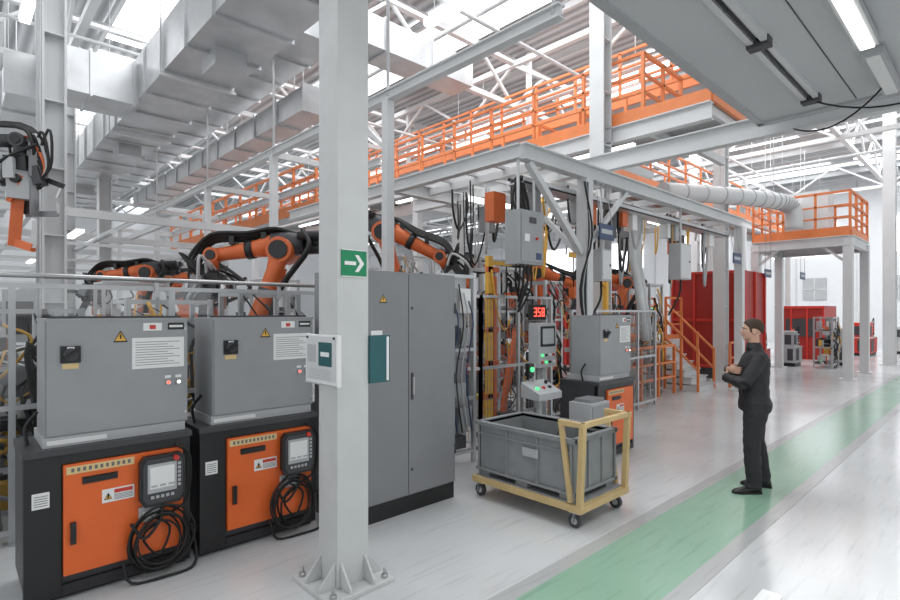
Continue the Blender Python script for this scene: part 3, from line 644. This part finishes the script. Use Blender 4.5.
for (p,q) in (((17.9,3),(17.9,5.4)),((17.9,3),(20.4,3)),((20.4,3),(20.4,5.4)),((17.9,5.4),(20.4,5.4))):
    b.beam((*p,z-.04),(*q,z-.04),.08,.18,RORANGE); b.ibeam((*p,z-.27),(*q,z-.27),.16,.28,.02,WHITE); rail(b,p,q,z,sp=.8)
for x in (17.95,20.35):
    for y in (3.05,5.35): b.beam((x,y,0),(x,y,z-.2),.22,.22,WHITE); b.box(x-.2,x+.2,y-.2,y+.2,0,.03,WHITE)
b.beam((17.95,3.05,3.2),(17.95,3.75,z-.3),.07,.07,WHITE); b.beam((17.95,5.35,3.2),(17.95,4.65,z-.3),.07,.07,WHITE); b.beam((17.95,3.05,3.2),(18.7,3.05,z-.3),.07,.07,WHITE)
b.box(19.4,20.2,3.8,4.9,z,z+1.5,WHITE); b.cyl((18.9,4.6,z),(18.9,4.6,z+1.3),.25,WHITE,16)
b.done()
# ------------------------------------------------------------------ process platform + stairs
b=B('process_platform')
b.box(11.6,14.6,6.17,7.0,0,1.14,WHITE)
rail(b,(13.65,6.2),(14.6,6.2),1.14); rail(b,(11.6,6.95),(14.6,6.95),1.14,sp=.7); rail(b,(11.6,6.2),(12.55,6.2),1.14,sp=.5)
b.done()
b=B('process_platform')
b.box(7.4,11.2,10.4,11.2,0,1.14,LGREY); rail(b,(7.4,10.45),(11.2,10.45),1.14,sp=.75); b.box(7.4,11.2,10.36,10.4,1.0,1.14,RORANGE); b.done()
b=B('access_stairs')
for i in range(7):
    y=4.95+i*.17; b.box(12.6,13.5,y,6.14,i*.163,(i+1)*.163-.03,WHITE); b.box(12.58,13.52,y-.03,y+.2 if i<6 else 6.14,(i+1)*.163-.03,(i+1)*.163,LGREY)
for x in (12.57,13.53):
    for k in (.5,.95): b.tube([(x,4.95,k),(x,6.14,1.14+k)],.03,RORANGE,8)
    for t in (0,.33,.66,1): b.beam((x,4.95+1.19*t,.02),(x,4.95+1.19*t,1.0+1.14*t),.05,.05,RORANGE)
b.done()
b=B('red_enclosure')
b.box(15.6,17.4,4.95,6.9,0,.3,DGREY); b.box(15.6,17.4,4.95,6.9,.3,3.0,RED)
for i in range(4): y=4.95+i*.63; b.box(15.55,15.6,y,y+.06,.3,3.0,REDB)
for zz in (.3,1.6,2.94): b.box(15.54,15.6,4.95,6.9,zz,zz+.07,REDB)
for i in range(3): b.box(15.6+i*.85,15.67+i*.85,4.9,4.95,.3,3.0,REDB)
b.done()
b=B('red_enclosure')
b.box(15.9,17.6,8.8,12.2,0,3.1,RED)
for i in range(6): y=8.8+i*.66; b.box(15.85,15.9,y,y+.06,.0,3.1,REDB)
b.box(15.84,15.9,8.8,12.2,3.0,3.1,REDB); b.done()
b=B('red_enclosure')
b.box(24.5,26.5,4.9,6.6,0,2.1,RED)
for i in range(4): y=4.9+i*.54; b.box(24.45,24.5,y,y+.06,0,2.1,REDB)
b.box(24.44,24.5,4.9,6.6,2.0,2.1,REDB); b.box(24.46,24.5,5.2,6.2,.9,1.6,DGREY); b.box(24.6,26.4,4.88,4.9,.9,1.6,DGREY); b.done()
b=B('safety_railing'); rail(b,(14.0,4.75),(14.8,4.75),0,sp=.4,toe=False); rail(b,(8.9,5.3),(12.1,5.3),0,sp=.8,toe=False); rail(b,(12.1,5.3),(12.1,6.1),0,sp=.4,toe=False); b.done()
def machine(name,x,y,w,d,h,m,acc=DGREY):
    b=B(name); b.box(x+.03,x+w-.03,y+.03,y+d,0,.12,BLACK); b.box(x,x+w,y,y+d,.12,h*.55,m); b.box(x+w*.1,x+w*.75,y+.08,y+d-.05,h*.55,h,m)
    b.box(x+w*.15,x+w*.5,y+.07,y+.08,h*.62,h*.9,acc); b.box(x+.05,x+w*.45,y-.01,y,.2,h*.5,acc); b.box(x+w*.5,x+w*.95,y-.01,y,.2,h*.5,m)
    b.box(x-.01,x,y+.08,y+d*.5,.2,h*.5,acc); b.box(x+w*.1-.01,x+w*.1,y+.15,y+d-.15,h*.62,h*.9,acc)
    b.box(x-.01,x+w+.01,y-.01,y+d+.01,h*.55-.02,h*.55+.01,LGREY)
    b.cyl((x+w*.87,y+d*.5,h*.55),(x+w*.87,y+d*.5,h*.95),.04,WHITE,10); b.cyl((x+w*.87,y+d*.5,h*.95),(x+w*.87,y+d*.5,h*1.05),.05,ORANGE,10)
    b.hose([(x+w*.6,y+.1,h),(x+w*.7,y+.05,h*1.12),(x+w*.9,y+.1,h*.6)],.02,RUBBER,6)
    for k in range(5): 
        zz=h*(.56+.08*k); b.box(x+w*.76,x+w*(.80+.03*(k%3)),y+.05,y+.3,zz,zz+.05,random.choice((DGREY,BRICK,PAPER,MGREY)))
    return b.done(.005)
machine('assembly_machine',22.4,3.9,.8,.6,1.3,LGREY)
machine('assembly_machine',18.6,5.9,1.1,.7,1.5,REDB)
machine('assembly_machine',20.3,5.9,1.1,.7,1.0,REDB)
machine('assembly_machine',20.9,5.0,.8,.5,1.2,LGREY)
machine('assembly_machine',23.0,7.0,1.5,.9,1.5,REDB,RED)
machine('assembly_machine',28.0,4.0,1.6,.9,1.4,REDB)
machine('assembly_machine',30.5,2.8,1.2,.9,1.2,LGREY)
def clutter(name,x0,x1,y0,y1,h,n,seed):
    rs=random.Random(seed); b=B(name)
    for x in (x0,x1):
        for y in (y0,y1): b.beam((x,y,0),(x,y,h),.05,.05,ALU)
    for z in (.12,h*.4,h*.72,h-.03):
        for y in (y0,y1): b.beam((x0,y,z),(x1,y,z),.04,.04,ALU)
        for x in (x0,x1): b.beam((x,y0,z),(x,y1,z),.04,.04,ALU)
    ms=(DGREY,BLACK,LGREY,MGREY,PAPER,BRICK,ALU,DGREY,LGREY,BLACK,BRICK,WHITE,YSTICK)
    for i in range(n):
        w=rs.uniform(.05,.26); d=rs.uniform(.05,.25); hh=rs.uniform(.05,.32); x=rs.uniform(x0,x1-w); y=rs.uniform(y0-.03,max(y0,y1-d)); z=rs.choice((.14,h*.42,h*.74,h*.55,h*.25,h*.64))
        m=rs.choice(ms)
        if i%3==0: b.cyl((x,y,z),(x,y,min(h,z+hh)),w*.25,m,10)
        else: b.box(x,x+w,y,y+d,z,min(z+hh,h),m)
        if i%4==0: b.cyl((x,y-.02,z+.05),(x+w+.2,y-.02,z+.05+rs.uniform(-.2,.2)),.02,CHROME,8)
        if i%11==0: b.cyl((x,y-.03,z+.1),(x,y-.01,z+.1),.015,LEDG,8)
    for i in range(n//2):
        x=rs.uniform(x0,x1); z=rs.uniform(h*.3,h); y=y0-.04
        b.hose([(x,y,z),(x+rs.uniform(-.1,.2),y-.05,z-rs.uniform(.1,.4)),(x+rs.uniform(-.2,.3),y,z-rs.uniform(.2,.6)),(x+rs.uniform(-.3,.3),y+.05,max(.1,z-rs.uniform(.3,.9)))],rs.choice((.010,.014,.02)),rs.choice((RUBBER,RUBBER,DGREY,LGREY,YSTICK)),6)
    b.done()
for k,a in enumerate(((5.0,5.6,5.75,6.2,2.3),(6.35,6.95,5.6,6.2,2.6),(7.25,7.7,5.35,5.9,2.4),(9.5,10.0,5.6,6.1,2.3),(11.3,11.9,5.5,6.0,2.5),(7.3,8.0,6.9,7.5,2.9),(9.6,10.3,7.4,8.0,2.7),
        (6.5,7.2,8.2,8.9,3.0),(8.8,9.1,9.2,9.9,3.2),(6.9,7.5,9.5,10.2,2.9),(11.3,12.0,9.3,10,3.0),(12.9,13.8,8.6,9.2,2.8),(.1,.9,6.0,6.6,1.9),(1.3,2.1,6.1,6.7,2.0),(2.4,3.1,6.0,6.6,2.1),(-.9,-.2,6.1,6.7,1.8),
        (4.0,4.3,5.8,6.1,2.2),(21.4,21.8,7.4,8.0,2.2),(1.9,2.9,10.6,11.3,2.4),(5.0,5.8,11.2,11.9,2.6),(-.8,.2,11.6,12.2,2.5),(5.9,6.3,7.7,8.1,2.9),(21.0,21.9,4.0,4.5,1.7))):
    clutter('fixture_rack',*a[:5],34,100+k)
for (x,y,z,w,h) in ((7.35,4.35,2.35,.3,.5),(10.2,4.35,2.5,.5,.7)):
    b=B('junction_box'); b.box(x,x+w,y,y+.22,z,z+h,LGREY); b.box(x+.02,x+w-.02,y-.01,y,z+.03,z+h-.03,WHITE)
    b.cyl((x+w/2,y+.1,z+h),(x+w/2,y+.1,3.9),.02,WHITE,8); b.cyl((x+w*.8,y-.02,z+h*.5),(x+w*.8,y,z+h*.5),.02,BLACK,8)
    b.hose([(x+w/2,y+.1,z),(x+w/2+.05,y+.15,z-.3),(x+w/2-.1,y+.3,z-.7)],.02,RUBBER,6); b.done()
b=B('extraction_pipe')
for (x,y) in ((9.7,5.05),(9.95,5.1)):
    b.hose([(x,y,3.9),(x,y,2.9),(x+.15,y,2.5),(x+.5,y,1.3)],.08,WHITE,12)
b.done()
# ------------------------------------------------------------------ background structures left
b=B('production_line_frame')
for y in (12.5,16.5,20.5,25,30):
    for x in (-1,6.1): b.beam((x,y,0),(x,y,3.8),.12,.12,WHITE)
    b.beam((-1,y,3.8),(6.1,y,3.8),.12,.16,WHITE)
    b.beam((-1,y,3.2),(6.1,y,3.2),.06,.06,WHITE)
for x in (-1,1.2,3.6,6.1): b.beam((x,12.5,3.9),(x,30,3.9),.1,.12,WHITE)
for x in (0,2.4,5): b.tube([(x,12.5,3.5),(x,30,3.5)],.06,GALV,8)
for y in (14,18,23): 
    for x in (0,2): b.box(x,x+.15,y,y+1.5,3.62,3.68,LAMP)
b.done()
for (x,y,w,d,h,m) in ((.2,7.4,1.2,.8,1.5,LGREY),(-1.6,7.6,1.1,.8,1.6,MGREY),(.6,13.2,1.2,.9,2.3,LGREY),(1.4,20.8,1.6,1,2.6,LGREY)):
    machine('welding_fixture',x,y,w,d,h,m)
b=B('fixture_hoses')
for k in range(8):
    x=-1.2+k*.55; b.hose([(x,5.75,.02),(x+.1,5.78,.8),(x+.25*math.sin(k),5.8,1.4+.2*math.cos(k*2)),(x+.3,5.85,1.0),(x+.4,5.85,.02)],.025,RUBBER if k%2 else DGREY,8)
b.done()
b=B('hose_reel')
for k in range(6):
    R=.22+.012*k; b.tube([(-.0+R*math.cos(t*math.pi/12),5.36-.02*k,1.75+R*1.0*math.sin(t*math.pi/12)) for t in range(25)],.012,LGREY if k%2 else DGREY,6)
b.box(-.05,.05,5.3,5.48,1.93,1.99,DGREY); b.done()
# ------------------------------------------------------------------ man (local: +x facing, +y his left)
def build_man(loc,rot):
    man=bpy.data.objects.new('standing_man',None); bpy.context.scene.collection.objects.link(man)
    def remeshed(b,vox,sm,name,zsplit=None,m2=None,disp=0,ns=.09):
        o=b.done(); 
        r=o.modifiers.new('r','REMESH'); r.mode='VOXEL'; r.voxel_size=vox; r.use_smooth_shade=True
        s_=o.modifiers.new('s','SMOOTH'); s_.iterations=sm; s_.factor=.5
        if disp:
            t=bpy.data.textures.new('folds','CLOUDS'); t.noise_scale=ns; dm=o.modifiers.new('d','DISPLACE'); dm.texture=t; dm.strength=disp; dm.mid_level=.5
        bpy.context.view_layer.update(); dg=bpy.context.evaluated_depsgraph_get(); me=bpy.data.meshes.new_from_object(o.evaluated_get(dg))
        m0=b.m[0]; bpy.data.objects.remove(o)
        me.materials.clear(); me.materials.append(m0)
        if m2: me.materials.append(m2)
        for p in me.polygons:
            p.use_smooth=True; p.material_index=1 if (m2 and zsplit and p.center.z<zsplit) else 0
        n=bpy.data.objects.new(name,me); bpy.context.scene.collection.objects.link(n); n.parent=man; return n
    def ell(cx,cy,z,rx,ry,n=24,p=2.3):
        out=[]
        for i in range(n):
            a=2*math.pi*i/n; c,s_=math.cos(a),math.sin(a); out.append(V((cx+rx*math.copysign(abs(c)**(2/p),c),cy+ry*math.copysign(abs(s_)**(2/p),s_),z)))
        return out
    b=B('body')
    b.loft([ell(-.01,0,.835,.15,.195),ell(-.01,0,.9,.155,.20),ell(0,0,1.0,.138,.185),ell(.005,0,1.1,.138,.182),ell(.005,0,1.2,.142,.195),ell(-.005,0,1.3,.142,.205),ell(-.014,0,1.38,.125,.205),ell(-.016,0,1.43,.10,.175),ell(-.012,0,1.465,.078,.12),ell(-.005,0,1.50,.066,.074),ell(.0,0,1.54,.064,.066)],JACKET)
    b.tube([(-.005,.085,.92),(.005,.10,.8),(.045,.125,.5),(.035,.13,.3),(.03,.135,.12),(.035,.135,.06)],[.122,.112,.082,.078,.072,.08],TROUS,16)
    b.tube([(-.005,-.085,.92),(-.02,-.10,.8),(-.04,-.125,.5),(-.085,-.13,.3),(-.11,-.135,.12),(-.1,-.135,.06)],[.122,.112,.082,.078,.072,.08],TROUS,16)
    Ls,Le,Lw=V((-.01,.190,1.378)),V((.13,.275,1.13)),V((.28,.03,1.175))
    Rs,Re,Rw=V((-.01,-.190,1.378)),V((.13,-.275,1.14)),V((.235,-.03,1.25))
    for S_,E_,W_,q in ((Ls,Le,Lw,-1),(Rs,Re,Rw,1)):
        b.tube([S_+V((0,.09*q,.025)),S_,S_.lerp(E_,.5),E_],[.055,.072,.066,.060],JACKET,16); b.tube([E_,E_.lerp(W_,.3),W_],[.060,.060,.046],JACKET,16)
    b.m=[JACKET,TROUS]
    remeshed(b,.011,4,'body',.845,TROUS,.022,.08)
    b=B('collar'); b.loft([ell(-.006,0,1.46,.085,.10),ell(-.002,0,1.50,.074,.08),ell(.004,0,1.53,.069,.071),ell(.004,0,1.533,.062,.064),ell(.0,0,1.48,.06,.064)],JACKET); o=b.done(); o.parent=man
    b=B('head'); hx=.022
    b.tube([(-.005,0,1.47),(.004,0,1.56),(.010,0,1.62)],[.056,.055,.058],SKIN,16)
    b.ball((hx-.012,0,1.69),.094,.075,.088,SKIN,22,16)
    b.ball((hx+.018,0,1.645),.068,.062,.085,SKIN,22,16)
    b.ball((hx+.052,0,1.585),.030,.034,.024,SKIN,14,10)
    b.ball((hx+.022,0,1.60),.052,.054,.032,SKIN,14,10)
    b.tube([(hx+.076,0,1.69),(hx+.090,0,1.665),(hx+.102,0,1.645),(hx+.082,0,1.638)],[.010,.011,.014,.011],SKIN,10)
    b.ball((hx+.072,0,1.697),.014,.045,.008,SKIN,12,8)
    b.ball((hx+.078,0,1.612),.012,.024,.012,SKIN,12,8)
    for s_ in (-1,1):
        b.ball((hx-.010,s_*.074,1.658),.022,.010,.034,SKIN,12,8); b.ball((hx+.046,s_*.04,1.65),.022,.02,.02,SKIN,12,8)
    remeshed(b,.0045,3,'head')
    b=B('face_details')
    for s_ in (-1,1):
        b.ball((hx+.070,s_*.031,1.674),.011,.013,.0055,EYEW,12,8); b.ball((hx+.079,s_*.031,1.674),.004,.0055,.005,BLACK,8,6)
        b.tube([(hx+.081,s_*.016,1.692),(hx+.082,s_*.033,1.696),(hx+.070,s_*.05,1.691)],.004,HAIR,6)
    b.ball((hx+.087,0,1.616),.005,.021,.0035,LIP,12,6); b.ball((hx+.086,0,1.608),.005,.019,.004,LIP,12,6)
    o=b.done(); o.parent=man
    rings=[]; N=32; K=14; cx,cz=hx-.014,1.692
    for i in range(K+1):
        r=[]
        for j in range(N):
            a=2*math.pi*j/N; c=math.cos(a)
            front=math.radians(58); side=math.radians(98); back=math.radians(142)
            low=(front*(c**2)+side*(1-c**2)) if c>0 else (back*(c**2)+side*(1-c**2))
            ph=.02+(low-.02)*i/K
            bump=1+.012*math.sin(7*a+3*i)+.01*math.sin(13*a)
            sc=bump*(1.09 if i<K else .97)
            r.append(V((cx+.096*math.sin(ph)*c*sc,.0765*math.sin(ph)*math.sin(a)*sc,cz+.089*math.cos(ph)*sc+.004)))
        rings.append(r)
    b=B('hair'); b.loft(list(reversed(rings)),HAIR)
    for s_ in (-1,1): b.tube([(hx+.022,s_*.066,1.70),(hx+.018,s_*.071,1.672),(hx+.018,s_*.070,1.65)],[.014,.009,.005],HAIR,8)
    o=b.done(); o.parent=man
    def hand(name,wrist,d,palmn,thumb,curl):
        b=B(name); d=V(d).normalized(); pn=V(palmn); pn=(pn-d*pn.dot(d)).normalized(); sd=d.cross(pn).normalized()*thumb
        w=V(wrist); 
        def P(a,s_,n_): return w+d*a+sd*s_+pn*n_
        def rng(a,hw,ht,n_=0): return [P(a,hw*math.cos(2*math.pi*i/14),n_+ht*math.sin(2*math.pi*i/14)) for i in range(14)]
        b.loft([rng(-.03,.026,.02),rng(.0,.028,.019),rng(.03,.037,.017),rng(.065,.042,.016),rng(.088,.040,.013)],SKIN)
        for i,(s_,L) in enumerate(((.030,.074),(.010,.082),(-.010,.076),(-.029,.06))):
            p=[P(.075,s_,0)]; ang=0; q=p[0]
            for k,fr in enumerate((.45,.32,.23)):
                ang+=curl*(.6+.3*k); q=q+(d*math.cos(ang)+pn*math.sin(ang))*(L*fr); p.append(q)
            b.tube(p,[.0098,.0092,.0084,.0068],SKIN,10); b.ball(p[-1],.0068,.0068,.0068,SKIN,8,6)
        p=[P(.02,.025,.004),P(.045,.048,.010),P(.072,.060,.018),P(.092,.060,.028)]
        b.tube(p,[.015,.013,.011,.008],SKIN,10)
        remeshed(b,.0035,2,name)
    hand('right_hand',(.232,-.01,1.252),(-.50,.86,-.02),(-.86,-.5,0),1,.45)
    hand('left_hand',(.272,.02,1.178),(-.45,-.88,.10),(-.88,.45,0),-1,.4)
    def shoe(name,cx,cy,yaw):
        b=B(name)
        prof=[(-.098,.026,.05),(-.09,.034,.08),(-.05,.037,.10),(.01,.040,.092),(.06,.045,.068),(.11,.050,.054),(.15,.043,.045),(.175,.028,.034),(.186,.010,.024)]
        c,s_=math.cos(yaw),math.sin(yaw); rings=[]
        for x,w,h in prof:
            r=[]
            for i in range(16):
                a=2*math.pi*i/16; yy=w*math.cos(a); sn=math.sin(a); zz=.018+(h-.018)*max(0,sn)**.7 if sn>0 else .014
                r.append(V((cx+x*c-yy*s_,cy+x*s_+yy*c,zz)))
            rings.append(r)
        b.loft(rings,LEATHER)
        out=[(-.103,.018),(-.094,.036),(-.04,.040),(.03,.044),(.09,.053),(.14,.05),(.175,.034),(.192,.012)]
        o2=[(x,w) for x,w in out]+[(x,-w) for x,w in reversed(out)]
        lo=[V((cx+x*c-w*s_,cy+x*s_+w*c,0)) for x,w in o2]; hi=[v+V((0,0,.02)) for v in lo]; b.loft([hi,lo],RUBBER,False)
        o=b.done(); o.parent=man
    shoe('left_shoe',.05,.135,.3); shoe('right_shoe',-.09,-.14,-.2)
    man.location=loc; man.rotation_euler=(0,0,rot)
build_man((6.12,1.84,.004),math.radians(117))
# ------------------------------------------------------------------ lights & world
def area(name,loc,size,sizey,power,rot=(0,0,0),col=(.97,.985,1)):
    l=bpy.data.lights.new(name,'AREA'); l.shape='RECTANGLE'; l.size=size; l.size_y=sizey; l.energy=power; l.color=col
    o=bpy.data.objects.new(name,l); o.location=loc; o.rotation_euler=rot; bpy.context.scene.collection.objects.link(o); return o
area('skylight_light',(5,8,9.2),8,8,800)
area('skylight_light',(16,8,9.2),12,8,900)
area('skylight_light',(6,22,9.2),14,14,1350)
area('skylight_light',(28,6,9.2),14,10,1500)
area('mezzanine_lamp_light',(3,.3,4.1),3,1.5,85)
w=bpy.data.worlds.new('World'); bpy.context.scene.world=w; w.use_nodes=True
w.node_tree.nodes['Background'].inputs[0].default_value=(.95,.975,1,1); w.node_tree.nodes['Background'].inputs[1].default_value=1.1
# ------------------------------------------------------------------ camera
cam=bpy.data.cameras.new('camera'); co=bpy.data.objects.new('camera',cam); bpy.context.scene.collection.objects.link(co)
co.location=(0,0,1.864); co.rotation_euler=(math.radians(90),0,-math.atan2(.687,.727)); cam.lens=21.16; cam.sensor_width=36; cam.shift_y=.0133; cam.clip_end=200
bpy.context.scene.camera=co
bpy.context.scene.view_settings.view_transform='Standard'
